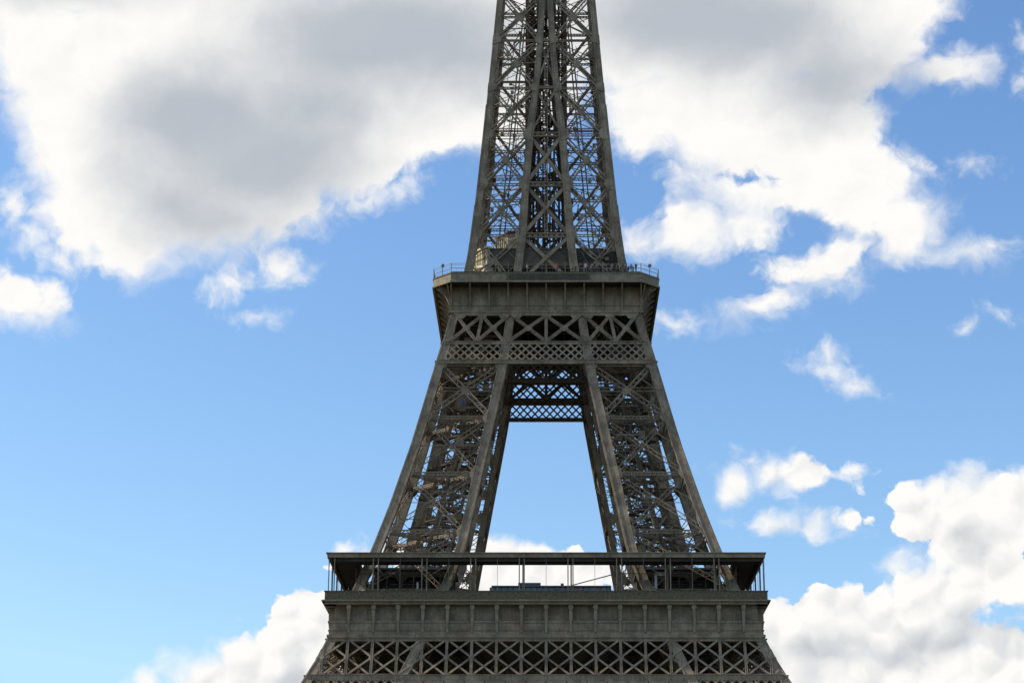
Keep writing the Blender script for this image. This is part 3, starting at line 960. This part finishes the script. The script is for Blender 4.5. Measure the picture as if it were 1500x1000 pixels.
# inner ceiling under the platform, seen through the girder as darkness
for side in range(4):
    # frieze
    f_ = MB()
    f_.box(-33.79, 33.79, -33.8, -33.55, 50.5, 53.08)
    f_.box(-34.35, 34.35, -34.6, -34.06, 48.35, 50.4)
    f_.box(-34.74, 34.74, -34.75, -34.61, 50.25, 50.5)
    f_.box(-34.85, 34.85, -34.86, -34.61, 47.9, 48.34)
    f_.box(-34.6, 34.6, -34.7, -34.4, 47.55, 47.89)
    f_.box(-34.7, 34.7, -34.72, -34.6, 49.0, 49.08)
    tp(f_.rot4((side,)), 'frieze', IRON, plat1)
    f_ = MB()
    f_.box(-35.6, 35.6, -35.62, -33.3, 53.45, 53.8)
    f_.box(-35.29, 35.29, -35.3, -33.52, 53.10, 53.44)
    f_.box(-35.75, 35.75, -35.78, -35.62, 53.55, 53.72)
    tp(f_.rot4((side,)), 'cornice', IRON_L, plat1)
    for i in range(-8, 9):
        b_ = MB()
        x = i*3.93
        w = .24
        b_.box(x-w, x+w, -34.95, -33.81, 50.5, 52.6)
        b_.prism([(x-w*1.2, -35.1, 52.3), (x+w*1.2, -35.1, 52.3), (x+w*1.6, -35.1, 52.75), (x+w*1.2, -35.1, 53.08), (x-w*1.2, -35.1, 53.08), (x-w*1.6, -35.1, 52.75)], (0, 1.25, 0))
        b_.prism([(x-w*.8, -34.95, 50.5), (x-w*.8, -34.76, 48.8), (x-w*.8, -34.6, 48.5), (x-w*.8, -34.6, 50.5)], (w*1.6, 0, 0))
        tp(b_.rot4((side,)), 'console', IRON_L, plat1)
    # balustrade
    b_ = MB()
    b_.box(-35.29, 35.29, -35.3, -35.22, 53.8, 55.15)
    b_.box(-35.42, 35.42, -35.42, -35.14, 55.15, 55.27)
    for i in range(-60, 61):
        b_.box(i*.58-.03, i*.58+.03, -35.36, -35.3, 53.8, 55.15)
    tp(b_.rot4((side,)), 'balustrade', mat('balustrade_panel', (0.155, 0.120, 0.078), 0.7, 0.3, 3.0), plat1)
    # canopy roof: fascia, flat soffit sloping back
    c_ = MB()
    zt = 61.35
    c_.box(-35.1, 35.1, -35.11, -34.9, zt-.66, zt)
    c_.box(-35.29, 35.29, -35.3, -34.85, zt, zt+.15)
    c_.prism([(-34.9, -34.85, zt-.8), (-34.9, -34.85, zt-.5), (-30.4, -30.4, zt-.5), (-30.4, -30.4, zt-.8)], (0, 0, 0)) if False else None
    can = tp(c_.rot4((side,)), 'canopy', IRON, plat1)
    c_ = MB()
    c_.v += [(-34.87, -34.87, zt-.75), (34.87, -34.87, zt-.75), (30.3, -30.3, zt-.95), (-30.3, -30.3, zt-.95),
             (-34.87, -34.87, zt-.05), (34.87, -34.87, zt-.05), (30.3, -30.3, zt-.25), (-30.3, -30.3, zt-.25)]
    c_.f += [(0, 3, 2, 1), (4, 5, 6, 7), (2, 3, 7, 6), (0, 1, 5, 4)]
    c_.box(-34.6, 34.6, -34.61, -34.3, zt-1.2, zt-.78)  # dark beam added to deepen the shaded line under the fascia
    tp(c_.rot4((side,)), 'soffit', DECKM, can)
    for i in range(-7, 8):
        if i % 2:
            for e in (-.4, .4):
                m_ = MB(); x = i*3.9 + e
                m_.bar((x, -35.0, 53.8), (x, -35.0, zt-.8), 0.17, 0.17)
                m_.bar((x, -35.0, zt-1.6), (x, -34.4, zt-.8), 0.1, 0.1)
                if e > 0:
                    m_.bar((x-.25, -31.0, 53.6), (x-.25, -31.0, zt-.9), 0.22, 0.22)
                tp(m_.rot4((side,)), 'post', IRON, can)
        else:
            m_ = MB(); x = i*3.9
            m_.bar((x, -35.05, 53.8), (x, -35.05, zt-.8), 0.06, 0.06)
            tp(m_.rot4((side,)), 'post', IRON, can)
    for x in (-34.8, -33.9):
        m_ = MB()
        m_.bar((x, -34.9, 53.8), (x, -34.9, zt-.8), 0.15, 0.15)
        tp(m_.rot4((side,)), 'post', IRON, can)
    # girder of crosses below the frieze
    gd = MB()
    z0, z1 = 41.4, 47.6
    zm = (z0+z1)/2
    for z, hg in ((41.05, .9), (47.5, .5)):
        gd.bar(front(-Wo(z)+.5, z), front(Wo(z)-.5, z), hg, 0.5, (0, 0, 1))
        gd.bar(front(-Wo(z)+.5, z+hg/2, Wo, .2), front(Wo(z)-.5, z+hg/2, Wo, .2), .12, 0.7, (0, 0, 1))
    for i in range(-9, 10):
        x = i*3.93
        if abs(x) < Wo(z0):
            zt_ = z1 if abs(x) < Wo(z1) - .3 else interp([(37.9, z0), (34.4, z1)][::-1], abs(x))
            gd.bar(front(x, z0), front(x, zt_), 0.42, 0.32, (1, 0, 0))
            for e in (-.17, .17):
                gd.bar(front(x+e, z0, Wo, .2), front(x+e, zt_, Wo, .2), 0.08, 0.08, (1, 0, 0))
            gd.prism([front(x-.5, zm, Wo, .24), front(x, zm-.45, Wo, .24), front(x+.5, zm, Wo, .24), front(x, zm+.45, Wo, .24)], (0, -.06, 0))
        for (a, b) in ((z0, zm), (zm, z1)):
            for (xa, xb, o) in ((x, x+3.93, .10), (x+3.93, x, -.02)):
                # clip against the slanting outer edge
                t0, t1 = 0.0, 1.0
                for sg in (-1, 1):
                    d0 = (Wo(a)-.5) - sg*xa; d1 = (Wo(b)-.5) - sg*xb
                    if d0 < 0 and d1 < 0:
                        t0, t1 = 1, 0
                    elif d0 < 0:
                        t0 = max(t0, d0/(d0-d1))
                    elif d1 < 0:
                        t1 = min(t1, d0/(d0-d1))
                if t1 - t0 > .05:
                    gd.bar(front(xa+(xb-xa)*t0, a+(b-a)*t0, Wo, o), front(xa+(xb-xa)*t1, a+(b-a)*t1, Wo, o), 0.32, 0.12, (1, 0, 0))
    # band of small arches under it, down to the great arch
    for i in range(-7, 7):
        xc = (i+.5)*3.2
        n = 10
        za, zb = 38.0, 40.6
        A = [front(xc-1.6+3.2*j/n, zb) for j in range(n+1)]
        B = []
        for j in range(n+1):
            th = math.pi*(1-j/n)
            B.append(front(xc+1.15*math.cos(th), 39.1+1.15*math.sin(th)*.95))
        k0 = len(gd.v)
        for dy in (0, .3):
            gd.v += [(p[0], p[1]+dy, p[2]) for p in A] + [(p[0], p[1]+dy, p[2]) for p in B]
        N = n+1
        for j in range(n):
            gd.f += [(k0+j, k0+N+j, k0+N+j+1, k0+j+1), (k0+2*N+j, k0+2*N+j+1, k0+3*N+j+1, k0+3*N+j), (k0+N+j, k0+3*N+j, k0+3*N+j+1, k0+N+j+1)]
        gd.bar(front(xc-1.6, 37.4), front(xc-1.6, 39.3), .5, .3, (1, 0, 0))
    for sg in (-1, 1):
        lo_, hi_ = (-Wo(40)+1.2, -Wi(40)-.6) if sg < 0 else (Wi(40)+.6, Wo(40)-1.2)
        lattice_strip(gd, lo_, hi_, 37.6, lo_, hi_, 40.6, Wo, 1.3, .22)
    tp(gd.rot4((side,)), 'platform_girder', IRON, plat1)
# inner faces of the lower girder, closing the view
for side in range(4):
    gd = MB()
    z0, z1 = 41.4, 52
    for i in range(-5, 6):
        x = i*3.93
        gd.bar((x, -20.5, z0), (x, -20.5, z1), .4, .4)
        gd.bar((x, -20.5, z0), (x+3.93, -20.5, zm+2), .3, .2)
        gd.bar((x+3.93, -20.3, z0), (x, -20.3, zm+2), .3, .2)
    gd.box(-21, 21, -20.7, -20.2, 41, 41.7)
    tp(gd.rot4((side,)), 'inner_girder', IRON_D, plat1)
# great arches between the legs
for side in range(4):
    ar = MB()
    N = 28
    prev = None
    for j in range(N+1):
        th = math.pi*j/N
        x = 37.0*math.cos(th); z = 2 + 35.2*math.sin(th)
        x2 = 34.2*math.cos(th); z2 = 2 + 32.4*math.sin(th)
        cur = (front(x, z), front(x2, z2))
        if prev:
            ar.bar(prev[0], cur[0], .5, .8, (0, 1, 0)); ar.bar(prev[1], cur[1], .5, .8, (0, 1, 0))
            ar.bar(prev[0], cur[1], .2, .2); ar.bar(prev[1], cur[0], .2, .2)
        ar.bar(cur[0], cur[1], .25, .3)
        prev = cur
    tp(ar.rot4((side,)), 'arch', IRON)
# inner row of slim posts, rails and wind screens round the lower gallery
for side in range(4):
    for sg in (-1, 1):
        w_ = MB()
        for i in range(6, 15):
            x = sg*i*2.15
            w_.bar((x, -30.9, 53.6), (x, -30.9, 60.3), .1, .1)
            w_.bar((x, -30.9, 57.5), (x+1.0, -30.9, 60.3), .07, .07)
        for zz in (54.7, 56.2, 58.9):
            w_.bar((sg*11, -30.9, zz), (sg*30.2, -30.9, zz), .09, .09, (0, 0, 1))
        tp(w_.rot4((side,)), 'wind_screen', IRON_D, plat1)
# pavilions on the first platform
for sx, lab in ((-1, 'dark pavilion with arched openings behind the left posts'), (1, 'dark pavilion behind the right posts')):
    pv = MB()
    x0, x1 = 15.2, 28.0
    yy = -27.4
    # front wall with framed openings
    def bx(a, b, y0, y1, z0, z1):
        pv.box(min(sx*a, sx*b), max(sx*a, sx*b), y0, y1, z0, z1)
    bx(x0, x1, yy, yy+.2, 59.0, 60.2)
    bx(x0, x1, yy, yy+.2, 53.6, 54.6)
    xs = [15.2, 19.4, 23.7, 28.0]
    for x in xs:
        bx(x-.35, x+.35, yy-.02, yy+.22, 54.6, 59.0)
    for a in range(3):
        for q_, dd in ((xs[a]+.35, 1), (xs[a+1]-.35, -1)):
            pv.prism([(sx*q_, yy, 59.0), (sx*(q_+dd*.8), yy, 59.0), (sx*q_, yy, 58.2)], (0, .2, 0))
    bx(x0, x0+.3, yy+.2, yy+10, 53.6, 60.2)
    bx(x1-.3, x1, yy+.2, yy+10, 53.6, 60.2)
    pvo = tp(pv, 'pavilion', mat('pavilion_brown', (0.075, 0.055, 0.04), 0.8, 0.25, 1.0), plat1, lab)
    rf = MB(); bx_ = (min(sx*(x0-.5), sx*(x1+.5)), max(sx*(x0-.5), sx*(x1+.5)))
    rf.box(bx_[0], bx_[1], yy-.4, yy+10.5, 60.2, 60.5)
    tp(rf, 'roof', ROOFG, pvo)
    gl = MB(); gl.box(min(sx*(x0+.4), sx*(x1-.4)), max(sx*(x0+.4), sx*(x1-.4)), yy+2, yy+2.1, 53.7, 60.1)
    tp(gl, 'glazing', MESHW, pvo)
for x0_, x1_, z0_, z1_, yy_ in ((17.6, 18.0, 55.3, 59.2, -30.2), (18.1, 19.4, 58.7, 59.2, -30.2), (25.6, 27.6, 59.0, 59.3, -29.9), (-25.6, -24.5, 59.0, 59.25, -29.9),
                                (-21.0, -20.7, 55.2, 57.6, -30.2), (21.4, 22.6, 55.6, 56.4, -30.0), (-18.2, -17.2, 55.3, 56.3, -30.2)):
    lp = MB(); lp.box(x0_, x1_, yy_-.08, yy_, z0_, z1_)
    tp(lp, 'light_panel', mat('pale_panel', (0.62, 0.60, 0.55), 0.6, 0.1, 1.0), plat1)
# low central glass pavilion seen between the legs
cpv = MB()
cpv.box(-9.3, 10.4, -25.0, -20.0, 53.6, 57.75)
cpo = tp(cpv, 'pavilion', GLASS, plat1, 'low grey glazed pavilion in the gap between the legs')
m_ = MB()
m_.box(-4.6, -0.9, -25.2, -21, 58.0, 58.5); m_.box(-9.0, 10.7, -25.4, -19.7, 57.76, 57.99); m_.box(2.4, 2.9, -25.2, -24.6, 58.0, 58.4)
tp(m_, 'roof', ROOFG, cpo)
m_ = MB()
for i in range(21):
    m_.box(-9.3+i*.96, -9.2+i*.96, -25.1, -25.01, 53.6, 57.75)
m_.box(-9.3, 10.4, -25.14, -25.02, 56.6, 56.72)
tp(m_, 'mullion', IRON_D, cpo)
print('tower done')

# ------------------------------------------------------------------ things that stand on or ride in the tower
# the boom propped by the railing, over the gap
bo = MB()
bo.bar((4.2, -26, 57.9), (10.9, -26, 59.7), .15, .15)
bo.bar((4.2, -26, 53.6), (4.2, -26, 57.95), .15, .15)
boom = bo.build('slanting_pole', IRON_D)
boom['label'] = 'thin dark pole slanting up to the right between the legs above the lower gallery'; boom['category'] = 'pole'


def lift_car(name, x, y, z, lean, label):
    t = thing(name, label, 'lift', (x, y, z))
    t.scale = (0.62, 0.62, 0.8)
    b_ = MB(); b_.box(-1.5, 1.5, -1.5, 1.5, 0.3, 1.3); b_.box(-1.5, 1.5, -1.5, 1.5, 3.2, 3.7)
    for a in (-1.4, 1.4):
        for c in (-1.4, 1.4):
            b_.box(a-.1, a+.1, c-.1, c+.1, 1.3, 3.2)
    b_.build('body', mat('lift_paint', (0.40, 0.15, 0.09), 0.6, 0.3, 1.5), t)
    b_ = MB(); b_.box(-1.4, 1.4, -1.4, 1.4, 1.31, 3.19); b_.build('window', GLASS, t)
    b_ = MB(); b_.box(-1.6, 1.6, -1.6, 1.6, 3.71, 3.9); b_.box(-.5, .5, -.5, .5, 3.9, 4.3); b_.build('roof', ROOFG, t)
    b_ = MB(); b_.box(-1.3, 1.3, -1.3, 1.3, 0, .29); b_.build('undercarriage', IRON_D, t)
    return t


lift_car('lift_car', -14.5, -14.5, 90.4, 0, 'small red lift car inside the upper part of the front left leg')


def floodlight(x, y, label):
    t = thing('floodlight', label, 'lamp', (x, y, 114.33), 'round lamps on the corners of the upper gallery')
    b_ = MB(); b_.bar((0, 0, 0), (0, 0, 1.75), .06, .06); b_.box(-.2, .2, -.2, .2, 0, .05); b_.build('pole', IRON_D, t)
    b_ = MB()
    n = 12
    prof = [(.0, -.28), (.2, -.26), (.3, -.12), (.32, .1), (.26, .2), (.0, .22)]
    for r, yy in prof:
        for j in range(n):
            th = 2*math.pi*j/n
            b_.v.append((max(r, .001)*math.cos(th), yy, 1.95+max(r, .001)*math.sin(th)))
    for a in range(len(prof)-1):
        for j in range(n):
            b_.f.append((a*n+j, a*n+(j+1) % n, (a+1)*n+(j+1) % n, (a+1)*n+j))
    b_.build('lamp_head', ROOFG, t, True)
    return t


floodlight(-18.2, -18.05, 'round grey lamp on the left corner railing of the upper gallery')
floodlight(18.2, -18.05, 'round grey lamp on the right corner railing of the upper gallery')


# ------------------------------------------------------------------ people
def person_mat(name, coat, legs, hair, skin=(0.26, 0.16, 0.12)):
    m = bpy.data.materials.new(name)
    m.use_nodes = True
    T = NT(m.node_tree)
    b = T.n['Principled BSDF']
    tcn = T.new('ShaderNodeTexCoord').outputs['Object']
    sep = T.new('ShaderNodeSeparateXYZ'); T.l.new(tcn, sep.inputs[0])
    rp = T.new('ShaderNodeValToRGB')
    rp.color_ramp.interpolation = 'CONSTANT'
    T.l.new(T.math('DIVIDE', sep.outputs[2], 1.8), rp.inputs[0])
    cr_ = rp.color_ramp
    cr_.elements[0].position = 0; cr_.elements[0].color = (0.03, 0.025, 0.02, 1)
    cr_.elements[1].position = 0.05; cr_.elements[1].color = (*legs, 1)
    for pz, c in ((0.50, coat), (0.845, skin), (0.945, hair)):
        e = cr_.elements.new(pz); e.color = (*c, 1)
    T.l.new(rp.outputs[0], b.inputs['Base Color'])
    b.inputs['Roughness'].default_value = 0.85
    return m


def person_mesh(name, pose):
    # one vertex per joint
    V = [(0, 0, .95), (0, 0, 1.15), (0, -.01, 1.38), (0, -.02, 1.50), (0, -.03, 1.60), (0, -.03, 1.72)]
    Rr = [(.15, .11), (.14, .10), (.16, .105), (.055, .055), (.088, .10), (.075, .09)]
    E = [(0, 1), (1, 2), (2, 3), (3, 4), (4, 5)]
    for s_ in (-1, 1):
        i = len(V)
        V += [(s_*.09, 0, .90), (s_*.10, -.02, .50), (s_*.11, .02, .09), (s_*.12, -.13, .04)]
        Rr += [(.09, .09), (.06, .065), (.042, .042), (.04, .03)]
        E += [(0, i), (i, i+1), (i+1, i+2), (i+2, i+3)]
        i = len(V)
        if pose == 'rail':
            V += [(s_*.19, -.01, 1.41), (s_*.25, -.16, 1.16), (s_*.15, -.40, 1.15), (s_*.12, -.47, 1.14)]
        elif pose == 'photo':
            V += [(s_*.19, -.01, 1.41), (s_*.27, -.14, 1.20), (s_*.10, -.27, 1.50), (s_*.06, -.30, 1.56)]
        else:
            V += [(s_*.19, 0, 1.41), (s_*.25, .02, 1.13), (s_*.26, -.06, .88), (s_*.26, -.09, .80)]
        Rr += [(.06, .06), (.045, .045), (.034, .034), (.03, .018)]
        E += [(2, i), (i, i+1), (i+1, i+2), (i+2, i+3)]
    me = bpy.data.meshes.new(name)
    me.from_pydata(V, E, [])
    o = bpy.data.objects.new(name, me)
    COL.objects.link(o)
    m1 = o.modifiers.new('skin', 'SKIN'); m1.use_smooth_shade = True
    for sv, r in zip(me.skin_vertices[0].data if me.skin_vertices else [], Rr):
        sv.radius = r
    if me.skin_vertices:
        me.skin_vertices[0].data[0].use_root = True
    m2 = o.modifiers.new('sub', 'SUBSURF'); m2.levels = 1; m2.render_levels = 1
    dg = bpy.context.evaluated_depsgraph_get()
    me2 = bpy.data.meshes.new_from_object(o.evaluated_get(dg))
    me2.name = name
    bpy.data.objects.remove(o)
    return me2


PM = {p: person_mesh('person', p) for p in ('rail', 'photo', 'stand')}
CLO = {
    'black': person_mat('clothes_black', (0.012, 0.012, 0.014), (0.02, 0.02, 0.025), (0.02, 0.014, 0.01)),
    'white': person_mat('clothes_white', (0.50, 0.48, 0.45), (0.05, 0.06, 0.10), (0.05, 0.03, 0.02)),
    'green': person_mat('clothes_green', (0.05, 0.10, 0.09), (0.03, 0.03, 0.03), (0.03, 0.02, 0.01)),
    'red': person_mat('clothes_red', (0.42, 0.05, 0.04), (0.03, 0.04, 0.07), (0.03, 0.02, 0.01)),
    'navy': person_mat('clothes_navy', (0.02, 0.03, 0.07), (0.02, 0.02, 0.03), (0.02, 0.014, 0.01)),
    'hat': person_mat('clothes_dark_white_cap', (0.02, 0.02, 0.025), (0.02, 0.02, 0.025), (0.72, 0.70, 0.68)),
    'grey': person_mat('clothes_grey', (0.16, 0.16, 0.17), (0.03, 0.03, 0.04), (0.04, 0.025, 0.015)),
    'pink': person_mat('clothes_pink', (0.30, 0.10, 0.12), (0.03, 0.03, 0.05), (0.05, 0.03, 0.02)),
}


def person(x, y, z, rz, pose, clo, label, group, h=1.0):
    o = bpy.data.objects.new('person', PM[pose])
    COL.objects.link(o)
    o.location = (x, y, z); o.rotation_euler = (0, 0, rz); o.scale = (h, h, h)
    if not PM[pose].materials:
        PM[pose].materials.append(CLO['black'])
    o.material_slots[0].link = 'OBJECT'
    o.material_slots[0].material = CLO[clo]
    o['label'] = label; o['category'] = 'person'; o['group'] = group


G2 = 'visitors along the railing of the upper gallery'
Z2 = 114.33
ppl = [
    (15.75, -18.95, 'rail', 'black', 'person in black at the right end of the upper gallery railing, outermost of the crowd', 1.0, 0.2),
    (14.9, -18.9, 'stand', 'navy', 'person in navy standing second from the right end of the upper gallery crowd', .98, 2.6),
    (13.4, -18.9, 'rail', 'hat', 'person with a white cap at the upper gallery railing by the right chord', 1.0, 0),
    (12.5, -18.7, 'stand', 'black', 'person in black just left of the white-capped person on the upper gallery', 1.02, 1.4),
    (11.6, -19.0, 'rail', 'grey', 'person in grey leaning on the upper gallery railing right of the person in green', .96, -.2),
    (10.85, -18.6, 'photo', 'black', 'person in black raising both hands to the face near the person in green', 1.0, .3),
    (10.0, -19.0, 'rail', 'green', 'person in a dark green coat at the upper gallery railing', 1.0, 0),
    (9.2, -18.7, 'stand', 'navy', 'person in navy just left of the person in green on the upper gallery', .97, 3.0),
    (8.0, -18.9, 'rail', 'pink', 'person in a pink top at the upper gallery railing', .93, .1),
    (6.95, -19.0, 'photo', 'white', 'person in a white top raising hands, right of the middle of the upper gallery', 1.0, 0),
    (6.0, -18.8, 'rail', 'black', 'person in black just left of the white-topped person on the upper gallery', 1.0, .2),
    (4.6, -18.9, 'stand', 'grey', 'person in grey standing by the right foot of the middle bracing', .98, -2.5),
    (1.9, -19.0, 'rail', 'red', 'person in red at the middle of the upper gallery railing', .97, 0),
    (-0.6, -18.9, 'rail', 'navy', 'person in navy at the upper gallery railing, just left of the person in red', 1.0, .1),
    (-3.3, -18.8, 'stand', 'white', 'person in a white top left of the middle of the upper gallery', .96, 1.0),
    (-8.7, -18.9, 'rail', 'green', 'person in dark green alone on the left part of the upper gallery', 1.0, 0),
]
for (x, y, po, cl, lb, h, rz) in ppl:
    person(x, y, 114.68, rz, po, cl, lb, G2, h)
for i in range(15):
    x = 5.2 + i*.72 + random.uniform(-.2, .2)
    person(x, -17.9 + random.uniform(-.25, .25), 114.68, random.uniform(-3, 3), random.choice(('stand', 'stand', 'photo')), random.choice(('black', 'navy')),
           'dark-clad visitor in the packed back row of the upper gallery crowd, right of the middle', 'back row of visitors on the upper gallery', random.uniform(.93, 1.06))
G1 = 'visitors on the lower gallery'
for (x, y, po, cl, lb, rz) in [
    (-29.2, -34.3, 'rail', 'white', 'person in a white top at the lower gallery balustrade near its left end', 0),
    (-25.9, -34.2, 'rail', 'grey', 'person in grey at the lower gallery balustrade left of the dark arched opening', .2),
    (-24.0, -33.4, 'stand', 'pink', 'person in pink on the lower gallery in front of the left pavilion', 1.2),
    (5.4, -34.2, 'rail', 'red', 'person in red at the lower gallery balustrade in the bright gap between the legs', 0),
    (1.7, -34.3, 'rail', 'black', 'person in black at the lower gallery balustrade in the middle of the bright gap', .1),
    (10.3, -34.2, 'stand', 'navy', 'person in navy on the lower gallery beside the right leg', 2.0),
    (20.0, -34.3, 'rail', 'green', 'person in dark green at the lower gallery balustrade in front of the right leg', 0),
    (-31.6, -34.3, 'stand', 'black', 'person in black at the far left end of the lower gallery, beside the corner posts', .5),
    (31.9, -34.2, 'stand', 'white', 'person in a white top at the far right end of the lower gallery', -.5),
    (-18.6, -34.2, 'rail', 'navy', 'person in navy at the lower gallery balustrade in front of the left leg', 0),
    (-13.4, -34.3, 'photo', 'red', 'person in red raising hands at the lower gallery, right of the left leg', 0),
    (-7.6, -34.3, 'rail', 'green', 'person in dark green by the lower gallery balustrade, left in the bright gap', 0),
    (14.6, -34.3, 'rail', 'grey', 'person in grey at the lower gallery balustrade just right of the bright gap', 0),
    (23.2, -34.2, 'rail', 'black', 'person in black at the lower gallery balustrade in front of the right pavilion', 0),
    (26.4, -34.3, 'photo', 'grey', 'person in grey raising hands near the right end of the lower gallery', 0),
]:
    person(x, -34.76, 54.05, rz, po, cl, lb, G1)
